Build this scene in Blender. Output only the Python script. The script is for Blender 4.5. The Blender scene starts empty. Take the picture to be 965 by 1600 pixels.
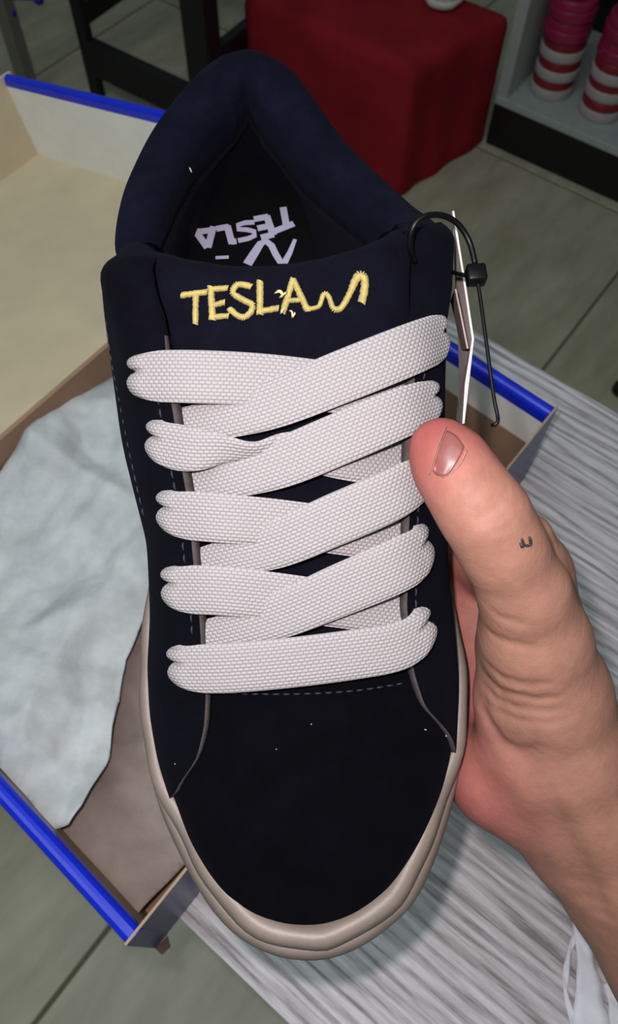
import bpy, bmesh, math, random
import numpy as np
from mathutils import Matrix, Vector
random.seed(7); rng = np.random.default_rng(7)
SC = bpy.context.scene; COL = SC.collection

# ------------------------------------------------------------------ camera, world, lamps, exposure
F = 1250.0                                   # focal length in photo pixels (965 x 1600)
CAM = np.array([0.0, 0.0, 1.25])             # lens, metres above the floor
def _cam_rot(vx=463.0, vy=1500.0):
    dn = np.array([(vx-482.5)/F, -(vy-800)/F, -1.0]); dn /= np.linalg.norm(dn)
    up = -dn; fw = np.array([0, 0, -1.0]); y = fw-fw.dot(up)*up; y /= np.linalg.norm(y)
    return np.array([np.cross(y, up), y, up])
R = _cam_rot()
def at(px, py, z):                           # point of the world plane at height z seen at a photo pixel
    d = R @ np.array([(px-482.5)/F, -(py-800)/F, -1.0])
    return CAM + d*((z-CAM[2])/d[2])
def proj(p):                                 # world (N,3) -> photo pixels
    q = (np.asarray(p, float)-CAM) @ R
    return np.stack([482.5+F*q[..., 0]/-q[..., 2], 800-F*q[..., 1]/-q[..., 2]], -1)

cd = bpy.data.cameras.new('camera'); cam = bpy.data.objects.new('camera', cd); COL.objects.link(cam)
m = Matrix(R.tolist()).to_4x4(); m.translation = CAM.tolist(); cam.matrix_world = m
cd.sensor_fit = 'VERTICAL'; cd.sensor_height = 36.0; cd.lens = 36.0*F/1600; cd.clip_start = 0.01; cd.clip_end = 50
cd.dof.use_dof = True; cd.dof.focus_distance = 0.245; cd.dof.aperture_fstop = 23.0
SC.camera = cam

w = bpy.data.worlds.new('world'); SC.world = w; w.use_nodes = True
w.node_tree.nodes['Background'].inputs[0].default_value = (0.76, 0.95, 0.97, 1)
w.node_tree.nodes['Background'].inputs[1].default_value = 0.115
def lamp(name, kind, loc, energy, color, **kw):
    l = bpy.data.lights.new(name, kind); l.energy = energy; l.color = color
    for k, v in kw.items(): setattr(l, k, v)
    o = bpy.data.objects.new(name, l); COL.objects.link(o); o.location = tuple(loc); return o
lamp('ceiling_lamp', 'AREA', (-0.55, -0.1, 2.5), 19, (0.84, 0.98, 1.0), shape='RECTANGLE', size=1.6, size_y=1.2)
lamp('phone_flash', 'POINT', CAM + R @ np.array([-0.013, 0.019, 0.004]), 4.5, (1.0, 0.86, 0.87), shadow_soft_size=0.004)

SC.view_settings.view_transform = 'Standard'; SC.view_settings.look = 'None'
SC.view_settings.exposure = 0.0; SC.view_settings.gamma = 1.0; SC.view_settings.use_curve_mapping = False

# ------------------------------------------------------------------ helpers
def lin(r, g, b):
    f = lambda c: (c/255/12.92) if c <= 10 else ((c/255+0.055)/1.055)**2.4
    return (f(r), f(g), f(b), 1.0)
class N:                                     # tiny node-graph builder
    def __init__(s, name):
        s.m = bpy.data.materials.new(name); s.m.use_nodes = True; s.t = s.m.node_tree
        s.b = s.t.nodes['Principled BSDF']
    def n(s, typ, **kw):
        x = s.t.nodes.new(typ)
        for k, v in kw.items(): setattr(x, k, v)
        return x
    def l(s, a, b): s.t.links.new(a, b)
    def coords(s, kind='Object', scale=(1, 1, 1), rot=(0, 0, 0)):
        c = s.n('ShaderNodeTexCoord'); mp = s.n('ShaderNodeMapping')
        mp.inputs['Scale'].default_value = scale; mp.inputs['Rotation'].default_value = rot
        s.l(c.outputs[kind], mp.inputs[0]); return mp.outputs[0]
    def noise(s, vec, scale, detail=4, rough=0.55):
        x = s.n('ShaderNodeTexNoise'); x.inputs['Scale'].default_value = scale
        x.inputs['Detail'].default_value = detail; x.inputs['Roughness'].default_value = rough
        s.l(vec, x.inputs['Vector']); return x.outputs['Fac']
    def ramp(s, fac, stops):
        x = s.n('ShaderNodeValToRGB'); e = x.color_ramp.elements
        e[0].position, e[0].color = stops[0]; e[1].position, e[1].color = stops[-1]
        for p, c in stops[1:-1]:
            k = e.new(p); k.color = c
        s.l(fac, x.inputs[0]); return x.outputs[0]
    def math(s, op, a, b=None):
        x = s.n('ShaderNodeMath', operation=op)
        for i, v in enumerate((a, b)):
            if v is None: continue
            if isinstance(v, (int, float)): x.inputs[i].default_value = v
            else: s.l(v, x.inputs[i])
        return x.outputs[0]
    def bump(s, h, dist, strength=1.0, prev=None):
        x = s.n('ShaderNodeBump'); x.inputs['Distance'].default_value = dist
        x.inputs['Strength'].default_value = strength; s.l(h, x.inputs['Height'])
        if prev is not None: s.l(prev, x.inputs['Normal'])
        s.l(x.outputs[0], s.b.inputs['Normal']); return x.outputs[0]
    def set(s, color=None, rough=None, **kw):
        if color is not None:
            if isinstance(color, tuple): s.b.inputs['Base Color'].default_value = color
            else: s.l(color, s.b.inputs['Base Color'])
        if rough is not None: s.b.inputs['Roughness'].default_value = rough
        for k, v in kw.items(): s.b.inputs[k.replace('_', ' ')].default_value = v
        return s
def mat_plain(name, rgb, rough=0.6, var=0.12, scale=60, bumpd=0.0, **kw):
    g = N(name); v = g.coords()
    a = tuple(c*(1-var) for c in lin(*rgb)[:3])+(1,); b = tuple(min(1, c*(1+var)) for c in lin(*rgb)[:3])+(1,)
    f = g.noise(v, scale); g.set(g.ramp(f, [(0.3, a), (0.7, b)]), rough, **kw)
    if bumpd: g.bump(g.noise(v, scale*6, 3), bumpd)
    return g.m
def mesh(name, verts, faces, mat=None, parent=None, smooth=True, uvs=None, mats=None, fmat=None):
    me = bpy.data.meshes.new(name)
    me.from_pydata([tuple(map(float, p)) for p in verts], [], [tuple(map(int, f)) for f in faces]); me.update()
    if uvs is not None:
        ul = me.uv_layers.new(name='UVMap')
        li = np.empty(len(me.loops), int); me.loops.foreach_get('vertex_index', li)
        ul.data.foreach_set('uv', np.asarray(uvs, float)[li].ravel())
    for mm in (mats or ([mat] if mat else [])): me.materials.append(mm)
    if fmat is not None: me.polygons.foreach_set('material_index', np.asarray(fmat, int))
    if smooth: me.polygons.foreach_set('use_smooth', np.ones(len(me.polygons), bool))
    o = bpy.data.objects.new(name, me); COL.objects.link(o)
    if parent is not None: o.parent = parent
    return o
def fix_normals(o):
    bm = bmesh.new(); bm.from_mesh(o.data); bmesh.ops.recalc_face_normals(bm, faces=bm.faces); bm.to_mesh(o.data); bm.free(); return o
def empty(name, loc=(0, 0, 0), rz=0.0):
    o = bpy.data.objects.new(name, None); COL.objects.link(o); o.location = tuple(map(float, loc)); o.rotation_euler = (0, 0, rz)
    o.empty_display_size = 0.02; return o
def tag(o, label=None, cat=None, group=None, kind=None):
    for k, v in (('label', label), ('category', cat), ('group', group), ('kind', kind)):
        if v: o[k] = v
    return o
def grid_faces(nr, nc, off=0, loop_c=False, loop_r=False, flip=False):
    fs = []
    for i in range(nr if loop_r else nr-1):
        for j in range(nc if loop_c else nc-1):
            a = off+i*nc+j; b = off+i*nc+(j+1) % nc; c = off+((i+1) % nr)*nc+(j+1) % nc; d = off+((i+1) % nr)*nc+j
            fs.append((a, d, c, b) if flip else (a, b, c, d))
    return fs
def spline(pts, n, closed=False):            # Catmull-Rom resampled to equal arc length
    P = np.asarray(pts, float); k = len(P)
    if closed: Q = np.vstack([P[-1], P, P[0], P[1]]); segs = k
    else: Q = np.vstack([2*P[0]-P[1], P, 2*P[-1]-P[-2]]); segs = k-1
    out = []
    for i in range(segs):
        p0, p1, p2, p3 = Q[i:i+4]; t = np.linspace(0, 1, 24, endpoint=False)[:, None]
        out.append(0.5*((2*p1)+(p2-p0)*t+(2*p0-5*p1+4*p2-p3)*t**2+(3*p1-p0-3*p2+p3)*t**3))
    D = np.vstack(out+[P[:1] if closed else P[-1:]])
    L = np.r_[0, np.cumsum(np.linalg.norm(np.diff(D[:, :3] if D.shape[1] >= 3 else D, axis=0), axis=1))]
    s = np.linspace(0, L[-1], n+1)[:-1] if closed else np.linspace(0, L[-1], n)
    return np.stack([np.interp(s, L, D[:, c]) for c in range(D.shape[1])], 1)
def tube_data(path, rad, sides=8, caps=True, flat=1.0):
    P = np.asarray(path, float); n = len(P); rad = np.broadcast_to(np.asarray(rad, float), (n,))
    T = np.gradient(P, axis=0); T /= np.linalg.norm(T, axis=1)[:, None]+1e-12
    ref = np.array([0.0, 0, 1]) if abs(T[0][2]) < 0.9 else np.array([1.0, 0, 0])
    a = np.cross(ref, T[0]); a /= np.linalg.norm(a); V = []
    for i in range(n):
        a = a-a.dot(T[i])*T[i]; a /= np.linalg.norm(a); b = np.cross(T[i], a)
        for j in range(sides):
            q = 2*math.pi*j/sides; V.append(P[i]+rad[i]*(math.cos(q)*a+flat*math.sin(q)*b))
    Fs = grid_faces(n, sides, loop_c=True)
    if caps: Fs += [tuple(range(sides))[::-1], tuple(range((n-1)*sides, n*sides))]
    return V, Fs
class MB:                                     # collects shapes into one mesh
    def __init__(s): s.v = []; s.f = []
    def add(s, vf):
        o = len(s.v); s.v += [np.asarray(p, float) for p in vf[0]]; s.f += [tuple(i+o for i in f) for f in vf[1]]; return s
    def prism(s, poly, up):                   # polygon (N,3) extruded by vector up
        P = [np.asarray(p, float) for p in poly]; n = len(P); up = np.asarray(up, float)
        return s.add((P+[p+up for p in P], [tuple(range(n))[::-1], tuple(range(n, 2*n))]+[(i, (i+1) % n, n+(i+1) % n, n+i) for i in range(n)]))
    def bar(s, a, b, wx, wy, side=None):
        a = np.asarray(a, float); b = np.asarray(b, float); t = (b-a)/np.linalg.norm(b-a)
        r = np.asarray(side, float) if side is not None else (np.array([0, 0, 1.0]) if abs(t[2]) < 0.9 else np.array([1.0, 0, 0]))
        x = np.cross(r, t); x /= np.linalg.norm(x); y = np.cross(t, x)
        return s.prism([a+x*wx/2*i+y*wy/2*j for i, j in ((-1, -1), (1, -1), (1, 1), (-1, 1))], b-a)
    def tube(s, *a, **k): return s.add(tube_data(*a, **k))
    def build(s, name, mat, parent=None, smooth=False, bevel=0.0, seg=2):
        o = fix_normals(mesh(name, s.v, s.f, mat, parent, smooth))
        if bevel:
            md = o.modifiers.new('bevel', 'BEVEL'); md.width = bevel; md.segments = seg; md.limit_method = 'ANGLE'
        return o
def lathe(profile, n=32):
    V = []; Fs = []
    for r, z in profile: V += [(r*math.cos(2*math.pi*i/n), r*math.sin(2*math.pi*i/n), z) for i in range(n)]
    return V, grid_faces(len(profile), n, loop_c=True)

# ------------------------------------------------------------------ materials
M = {}
def suede(name, a, b, rough=0.95, fuzz=0.0004):
    g = N(name); v = g.coords()
    f = g.noise(v, 90, 5, 0.65); g.set(g.ramp(f, [(0.3, lin(*a)), (0.75, lin(*b))]), rough, Sheen_Weight=0.012, Sheen_Roughness=0.5, Specular_IOR_Level=0.04)
    g.b.inputs['Sheen Tint'].default_value = (0.45, 0.5, 0.8, 1)
    g.bump(g.noise(v, 1400, 3, 0.7), fuzz, 0.7); return g.m
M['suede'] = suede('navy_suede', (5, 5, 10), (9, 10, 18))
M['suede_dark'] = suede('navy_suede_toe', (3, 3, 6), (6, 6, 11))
M['collar'] = suede('navy_collar_nap', (9, 10, 20), (17, 19, 34))
M['tongue'] = suede('navy_tongue_suede', (8, 8, 16), (13, 14, 25))
M['lining'] = suede('black_lining', (9, 9, 13), (15, 15, 22))
M['cut'] = mat_plain('charcoal_cut_edge', (58, 54, 54), 0.85, 0.3, 300, 0.0003)
M['insole'] = mat_plain('black_insole_fabric', (7, 7, 9), 0.95, 0.2, 900, 0.0002, Specular_IOR_Level=0.08)
M['print'] = mat_plain('pale_grey_print', (152, 150, 172), 0.7, 0.05)
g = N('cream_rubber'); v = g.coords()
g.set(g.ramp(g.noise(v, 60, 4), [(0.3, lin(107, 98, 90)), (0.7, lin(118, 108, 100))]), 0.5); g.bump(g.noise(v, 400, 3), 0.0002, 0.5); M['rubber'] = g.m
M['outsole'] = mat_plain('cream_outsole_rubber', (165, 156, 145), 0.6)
M['thread'] = mat_plain('yellow_embroidery_thread', (160, 147, 80), 0.45, 0.18, 700, 0.0, Sheen_Weight=0.2)
M['thread_pale'] = mat_plain('pale_loose_thread', (190, 180, 135), 0.6)
M['stitch'] = mat_plain('slate_blue_stitching', (30, 34, 56), 0.7)
M['white_stitch'] = mat_plain('white_stitching', (150, 150, 155), 0.7)
g = N('white_braided_lace'); uv = g.n('ShaderNodeUVMap'); sp = g.n('ShaderNodeSeparateXYZ'); g.l(uv.outputs[0], sp.inputs[0])
y = g.math('DIVIDE', sp.outputs[1], 0.00100); row = g.math('FLOOR', y)
x = g.math('ADD', g.math('DIVIDE', sp.outputs[0], 0.0016), g.math('MULTIPLY', row, 0.5))
dome = g.math('MULTIPLY', g.math('SINE', g.math('MULTIPLY', g.math('FRACT', x), math.pi)), g.math('SINE', g.math('MULTIPLY', g.math('FRACT', y), math.pi)))
hgt = g.math('POWER', dome, 0.6)
g.set(g.ramp(hgt, [(0.0, lin(126, 123, 125)), (0.6, lin(149, 147, 148))]), 0.85, Sheen_Weight=0.1)  # painted occlusion: gaps between braid cells darkened in the base colour
g.bump(hgt, 0.0007, 0.6); M['lace'] = g.m
M['plastic'] = mat_plain('black_plastic', (5, 5, 6), 0.4, Specular_IOR_Level=0.25)
M['card'] = mat_plain('white_tag_card', (191, 184, 179), 0.5, 0.04)
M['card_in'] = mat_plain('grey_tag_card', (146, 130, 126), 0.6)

g = N('skin'); ca = g.n('ShaderNodeVertexColor', layer_name='Skin'); v = g.coords()
mx = g.n('ShaderNodeMixRGB', blend_type='MULTIPLY'); mx.inputs[0].default_value = 1.0
g.l(ca.outputs[0], mx.inputs[1]); g.l(g.ramp(g.noise(v, 160, 6, 0.6), [(0.25, (0.86, 0.82, 0.80, 1)), (0.75, (1.08, 1.07, 1.06, 1))]), mx.inputs[2])
g.set(mx.outputs[0], 0.58, Subsurface_Weight=0.12, Subsurface_Scale=0.002, Specular_IOR_Level=0.22)
g.b.inputs['Subsurface Radius'].default_value = (1.0, 0.4, 0.25)
vo = g.n('ShaderNodeTexVoronoi', feature='DISTANCE_TO_EDGE'); vo.inputs['Scale'].default_value = 1100; g.l(g.coords(scale=(1, 1.4, 0.8)), vo.inputs['Vector'])
b1 = g.bump(vo.outputs['Distance'], 0.0002, 0.35); g.bump(g.noise(g.coords(scale=(1.0, 0.35, 1.0), rot=(0, 0, 0.7)), 260, 4), 0.0008, 0.35, b1); M['skin'] = g.m
M['nail'] = mat_plain('thumbnail', (120, 73, 70), 0.35, 0.08, 200)
M['ink'] = mat_plain('tattoo_ink', (44, 40, 42), 0.6)
M['nail_edge'] = mat_plain('pale_nail_edge', (141, 104, 95), 0.6, 0.15, 800)

M['blue'] = mat_plain('glossy_blue_print', (6, 36, 190), 0.32, 0.06)
M['blue_side'] = mat_plain('violet_blue_print', (62, 66, 120), 0.35, 0.08)
M['kraft'] = mat_plain('kraft_board', (160, 139, 115), 0.85, 0.1, 30)
M['kraft_dark'] = mat_plain('brown_board', (140, 112, 90), 0.85, 0.1, 30)
M['kraft_lid'] = mat_plain('beige_lid_board', (187, 172, 144), 0.85, 0.07, 25)
M['white_board'] = mat_plain('white_board', (220, 220, 214), 0.7, 0.04)
def paper(name, a, b):
    g = N(name); v = g.coords(); f = g.noise(v, 45, 6, 0.6)
    g.set(g.ramp(f, [(0.3, lin(*a)), (0.72, lin(*b))]), 0.75); g.bump(g.noise(v, 120, 5), 0.0015, 0.4); return g.m
M['tissue'] = paper('white_tissue_paper', (158, 164, 166), (190, 195, 196))
M['tissue_shaded'] = paper('shaded_tissue_paper', (128, 114, 108), (148, 134, 126))  # same tissue lying in shadow; the shade is put into this grey-brown colour
M['strip'] = paper('white_paper', (196, 196, 204), (218, 218, 226))

g = N('grey_wood_laminate'); v0 = g.coords(scale=(1, 20, 1)); f1 = g.noise(v0, 24, 7, 0.62)
wv = g.n('ShaderNodeTexWave', wave_type='BANDS', bands_direction='Y'); wv.inputs['Scale'].default_value = 40; wv.inputs['Distortion'].default_value = 9
wv.inputs['Detail'].default_value = 4; wv.inputs['Detail Scale'].default_value = 1.6; g.l(g.coords(scale=(0.12, 1, 1)), wv.inputs['Vector'])
f2 = g.noise(g.coords(scale=(1.6, 55, 1)), 30, 5, 0.7)
mixf = g.math('ADD', g.math('MULTIPLY', f1, 0.55), g.math('ADD', g.math('MULTIPLY', wv.outputs['Fac'], 0.16), g.math('MULTIPLY', f2, 0.35)))
col = g.ramp(mixf, [(0.39, lin(118, 112, 113)), (0.475, lin(161, 156, 158)), (0.58, lin(184, 181, 183)), (0.70, lin(204, 203, 205))])
pale = g.ramp(g.noise(g.coords(scale=(3, 9, 1)), 2.2, 3), [(0.60, (0, 0, 0, 1)), (0.68, (1, 1, 1, 1))])
g.set(col, 0.42, Specular_IOR_Level=0.4); g.bump(mixf, 0.0016, 0.55); M['wood'] = g.m
M['edge_band'] = mat_plain('grey_edge_band', (120, 116, 118), 0.6)
def tile_mat():
    g = N('olive_grey_tile'); v = g.coords(); oi = g.n('ShaderNodeObjectInfo')
    f = g.noise(g.coords(scale=(1, 3, 1)), 5, 6, 0.6)
    f = g.math('ADD', f, g.math('MULTIPLY', g.math('SUBTRACT', oi.outputs['Random'], 0.5), 0.08))
    g.set(g.ramp(f, [(0.3, lin(151, 143, 121)), (0.7, lin(184, 175, 153))]), 0.35, Specular_IOR_Level=0.3); g.bump(g.noise(v, 14, 3), 0.001, 0.2); return g.m
M['tile'] = tile_mat()
M['grout'] = mat_plain('dark_grout', (98, 93, 76), 0.9)
g = N('red_cloth'); v = g.coords(); g.set(g.ramp(g.noise(v, 7, 4), [(0.3, lin(124, 26, 33)), (0.7, lin(158, 36, 45))]), 0.9, Specular_IOR_Level=0.1)
g.bump(g.noise(v, 900, 2), 0.0004, 0.4, g.bump(g.noise(g.coords(scale=(1, 1, 0.3)), 9, 4), 0.012, 0.5)); M['red'] = g.m
M['black_wood'] = mat_plain('black_painted_wood', (15, 14, 14), 0.55, 0.2)
M['black'] = mat_plain('black_plinth', (9, 9, 10), 0.5)
M['grey_metal'] = mat_plain('grey_metal', (115, 111, 101), 0.45, 0.08, 20, 0.0, Metallic=0.2)
M['blue_cap'] = mat_plain('blue_cap_plastic', (14, 34, 150), 0.4)
M['shelf'] = mat_plain('pale_grey_shelf', (166, 170, 166), 0.55, 0.06)
M['roll_white'] = mat_plain('white_band', (177, 167, 167), 0.4, 0.05)
M['roll_red'] = mat_plain('dark_red_band', (131, 25, 38), 0.4)
M['roll_pink'] = mat_plain('magenta_band', (150, 30, 72), 0.35)
M['roll_core'] = mat_plain('dark_core', (36, 14, 18), 0.6)
M['shoe_white'] = mat_plain('white_shoe_leather', (205, 200, 192), 0.5, 0.04)

# ------------------------------------------------------------------ floor of tiles
floor = empty('floor'); tag(floor, kind='structure')
FA = math.radians(54.5); fd = np.array([math.cos(FA), math.sin(FA), 0]); fn = np.array([-math.sin(FA), math.cos(FA), 0])
f0 = at(865, 555, 0); TS = 0.75; gcorner = at(1010, 352, 0)
base = f0 + fd*((gcorner-f0).dot(fd))
gb = MB(); gb.prism([base+fd*a*TS*5+fn*b*TS*5+np.array([0, 0, -0.03]) for a, b in ((-1, -1), (1, -1), (1, 1), (-1, 1))], (0, 0, 0.028)); gb.build('grout', M['grout'], floor)
tb = MB(); gp = 0.003
tb.prism([np.array([a, b, -0.012]) for a, b in ((gp, gp), (TS-gp, gp), (TS-gp, TS-gp), (gp, TS-gp))], (0, 0, 0.012))
tile0 = None
for i in range(-5, 5):
    for j in range(-5, 5):
        c = base+fd*i*TS+fn*j*TS
        if tile0 is None: o = tile0 = tb.build('tile', M['tile'], floor, bevel=0.0015, seg=1)
        else: o = tile0.copy(); COL.objects.link(o); o.parent = floor
        o.location = tuple(c); o.rotation_euler = (0, 0, FA)

# ------------------------------------------------------------------ table
TZ = 0.765; TA = math.radians(-37.5)
td = np.array([math.cos(TA), math.sin(TA), 0]); tn = np.array([-td[1], td[0], 0])
tab = empty('table', (td*0.1+tn*0.2), TA); tag(tab, 'long grey wood-grain table under the open shoe box', 'table')
def T(a, b, z): return np.array([a-0.1, b-0.2, z])
top = MB().prism([T(a, b, TZ-0.028) for a, b in ((-0.42, -0.0245), (1.25, -0.0245), (1.25, 0.429), (-0.42, 0.429))], (0, 0, 0.028)).build('table_top', M['wood'], tab, bevel=0.0012)
for a in (-0.37, 1.18):
    MB().bar(T(a, 0.2, 0.0), T(a, 0.2, TZ-0.028), 0.38, 0.03, side=(1, 0, 0)).build('side_panel', M['edge_band'], tab)
MB().bar(T(-0.35, 0.33, 0.5), T(1.16, 0.33, 0.5), 0.02, 0.4).build('back_panel', M['edge_band'], tab)

# ------------------------------------------------------------------ shoe box with hinged lid
ZR, ZB = 0.85, TZ+0.001
A, B, H, G = [at(*p, ZR) for p in ((197, 1478), (872, 635), (401, 332), (-294, 934))]
K = at(68, 232, 0.79); K2 = G+(K-H)
ctr = (A+B+H+G)/4
box = empty('shoe_box', (ctr[0], ctr[1], ZB)); tag(box, 'open blue shoe box with white lined ends and tan inside, lid folded back', 'box')
O = np.array([ctr[0], ctr[1], ZB])
def unit(a): return a/np.linalg.norm(a)
def wall(name, p, q, inward, thick, z0, z1, mats, rolled=False, parent=box):
    """upright board from p to q; outer face on the line, inner face thick inside; faces: outer, inner, top, ends"""
    t = unit(q-p); n_ = 22; rows = []
    prof = [(0, z0), (0, z1-(thick/2 if rolled else 0))]
    if rolled: prof += [(thick/2-thick/2*math.cos(a), z1-thick/2+thick/2*math.sin(a)) for a in np.linspace(0, math.pi, 9)[1:-1]]
    prof += [(thick, z1-(thick/2 if rolled else 0)), (thick, z1-0.011 if rolled else z1-0.001), (thick, z0)]
    V = []
    for s in np.linspace(0, 1, n_):
        b = p+(q-p)*s
        V += [np.array([b[0], b[1], 0])+inward*o+np.array([0, 0, z])-O for o, z in prof]
    nc = len(prof); Fs = grid_faces(n_, nc); fm = []
    k_in = nc-2
    for i in range(n_-1):
        for j in range(nc-1): fm.append(0 if j == 0 else (2 if j == k_in else 1))
    Fs += [tuple(range(nc)), tuple(range((n_-1)*nc, n_*nc))]; fm += [3, 3]
    return fix_normals(mesh(name, V, Fs, parent=parent, mats=mats, fmat=fm, smooth=False))
inn = lambda p, q: unit(np.array([-(q-p)[1], (q-p)[0], 0]))
zmid = TZ+0.001
wall('long_wall', A, B, inn(A, B), 0.0013, ZB, ZR, [M['blue_side'], M['kraft'], M['kraft'], M['kraft']])
wall('end_wall', B, H, inn(B, H), 0.009, ZB, ZR, [M['blue'], M['blue'], M['white_board'], M['white_board']], True)
wall('hinge_wall', H, G, inn(H, G), 0.003, ZB, ZR, [M['blue_side'], M['kraft_dark'], M['kraft_dark'], M['kraft_dark']])
wall('end_wall', G, A, inn(G, A), 0.009, ZB, ZR, [M['blue'], M['blue'], M['kraft'], M['blue_side']], True)
# white liner turned down inside the far end wall, brown board below it
nb = inn(B, H); hb = unit(H-B)
MB().prism([p+nb*o+np.array([0, 0, 0])-O for p, o in ((B+hb*0.006, 0.0094), (H-hb*0.006, 0.0094), (H-hb*0.006, 0.0100), (B+hb*0.006, 0.0100))], (0, 0, -0.047)).build('brown_liner', M['kraft_dark'], box).location = (0, 0, -0.036)
zf = np.array([0, 0, 0.003])
def lift(p, z): return np.array([p[0], p[1], z])-O
MB().prism([lift(p, ZB) for p in (A, B, H, G)], zf).build('box_floor', M['kraft_dark'], box)
M['corner'] = mat_plain('dark_brown_board', (62, 44, 36), 0.8)
corner = MB().prism([lift(A, ZB+0.001)+np.array(d) for d in ((0, 0, 0), (0.006, 0.006, 0), (0.008, 0.001, -0.0), (0.004, -0.003, -0.0))], (0, 0, 0.0012)).build('corner_flap', M['corner'], box)
# lid: panel and three upright flaps
ln = unit(np.cross(G-H, K-H)); ln = ln if ln[2] > 0 else -ln
MB().prism([p-O for p in (H, G, K2, K)], -ln*0.003).build('lid', M['kraft_lid'], box)
lid = [o for o in box.children if o.name == 'lid'][0]
def lidwall(name, p, q, inward, th, hgt, mats, rolled):
    prof = [(0, -0.002), (0, hgt-(th/2 if rolled else 0))]
    if rolled: prof += [(th/2-th/2*math.cos(a), hgt-th/2+th/2*math.sin(a)) for a in np.linspace(0, math.pi, 9)[1:-1]]
    prof += [(th, hgt-(th/2+0.003 if rolled else 0)), (th, 0.0)]
    V = [p+(q-p)*s+inward*o+ln*z-O for s in np.linspace(0, 1, 2) for o, z in prof]; nc = len(prof)
    Fs = grid_faces(2, nc)+[tuple(range(nc)), tuple(range(nc, 2*nc))]
    fm = [0 if j == 0 else (2 if j == nc-2 else 1) for j in range(nc-1)]+[3, 3]
    return fix_normals(mesh(name, V, Fs, parent=lid, mats=mats, fmat=fm, smooth=False))
wi = unit(G-H)
lidwall('lid_flap', K, H, wi, 0.009, 0.066, [M['blue'], M['blue'], M['white_board'], M['blue']], True)
lidwall('lid_flap', G, K2, -wi, 0.009, 0.066, [M['blue'], M['blue'], M['white_board'], M['blue']], True)
lidwall('lid_edge_flap', K2, K, unit(H-K), 0.003, 0.066, [M['blue_side'], M['kraft_lid'], M['kraft_lid'], M['white_board']], False)

# ------------------------------------------------------------------ tissue paper in the box, lower sheet with painted shade
def sheet(name, outline, mat, zfun, n=110, fold=0.0, seed=1, thick=0.0004):
    """crumpled sheet: polygon outline of world xy points, filled by a fan-free grid, height zfun(x, y)"""
    r = np.random.default_rng(seed); P = np.array([p[:2] for p in outline]); lo, hi = P.min(0), P.max(0)
    bm = bmesh.new(); vs = [bm.verts.new((p[0], p[1], 0)) for p in P]; bm.faces.new(vs)
    for axis in range(2):
        for c in np.linspace(lo[axis], hi[axis], n)[1:-1]:
            no = [0, 0, 0]; no[axis] = 1; co = [0, 0, 0]; co[axis] = c
            bmesh.ops.bisect_plane(bm, geom=bm.verts[:]+bm.edges[:]+bm.faces[:], plane_co=co, plane_no=no)
    bmesh.ops.triangulate(bm, faces=[f for f in bm.faces if len(f.verts) > 4])
    dirs = r.normal(size=(15, 2)); dirs /= np.linalg.norm(dirs, axis=1)[:, None]; cs = r.uniform(size=(15, 2))*(hi-lo)+lo; am = r.uniform(0.2, 1, 15)
    for v in bm.verts:
        x = np.array(v.co[:2]); z = zfun(x)
        for d, c, a in zip(dirs, cs, am):
            e = x-c; q = e.dot(d); s = e.dot([-d[1], d[0]])
            z += fold*a*max(0, 1-abs(q)/0.013)*math.exp(-(s/0.04)**2)
        for d, c, a in zip(dirs[:6], cs, am):
            ph_ = (x-c).dot(d)/0.055+0.25*math.sin((x-c).dot([-d[1], d[0]])/0.03); z += fold*0.34*a*(2*abs(2*(ph_-math.floor(ph_+0.5)))-1)
        for d, c, a in zip(dirs[6:10], cs[6:], am[6:]):
            ph_ = (x-c).dot(d)/0.021+0.4*math.sin((x-c).dot([-d[1], d[0]])/0.012); z += fold*0.07*a*(2*abs(2*(ph_-math.floor(ph_+0.5)))-1)
        v.co.z = z
    cx = P.mean(0); z0 = min(v.co.z for v in bm.verts)
    for v in bm.verts: v.co -= Vector((cx[0], cx[1], z0))
    me = bpy.data.meshes.new(name); bm.to_mesh(me); bm.free(); me.materials.append(mat)
    me.polygons.foreach_set('use_smooth', np.ones(len(me.polygons), bool))
    o = bpy.data.objects.new(name, me); COL.objects.link(o); o.location = (cx[0], cx[1], z0)
    sd = o.modifiers.new('solid', 'SOLIDIFY'); sd.thickness = thick; return o
zi = ZB+0.012
ia, ib = unit(B-A), unit(G-A)
def bx(a, b): return A+ia*a+ib*b
brown = sheet('shaded_tissue', [bx(0.004, 0.012), bx(0.30, 0.006), bx(0.29, 0.20), bx(0.012, 0.215)], M['tissue_shaded'],
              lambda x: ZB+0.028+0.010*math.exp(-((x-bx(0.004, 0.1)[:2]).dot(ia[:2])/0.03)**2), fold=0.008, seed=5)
tag(brown, 'lower tissue paper sheet in the box, its shade painted in grey-brown', 'paper')
ZT = 0.826
tw = [at(*p, ZT) for p in ((60, 1306), (112, 1292), (133, 1262), (165, 1180), (183, 1090), (190, 1020), (210, 985), (232, 945), (300, 880), (330, 760), (300, 640), (220, 560), (130, 600))]
tw += [at(-60, 810, ZT), at(-100, 960, ZT), at(-70, 1150, ZT), at(-5, 1190, ZT), at(58, 1262, ZT)]
def tz(x):
    d = (x-A[:2]).dot(ia[:2]); e = (x-A[:2]).dot(ib[:2])
    return ZT+0.006*math.sin(d*38+1)+0.005*math.sin(e*55)-0.010*max(0, d-0.2)/0.1
white = sheet('tissue_paper', tw, M['tissue'], tz, fold=0.010, seed=11)
tag(white, 'crumpled white tissue paper in the left part of the shoe box', 'paper')

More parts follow.
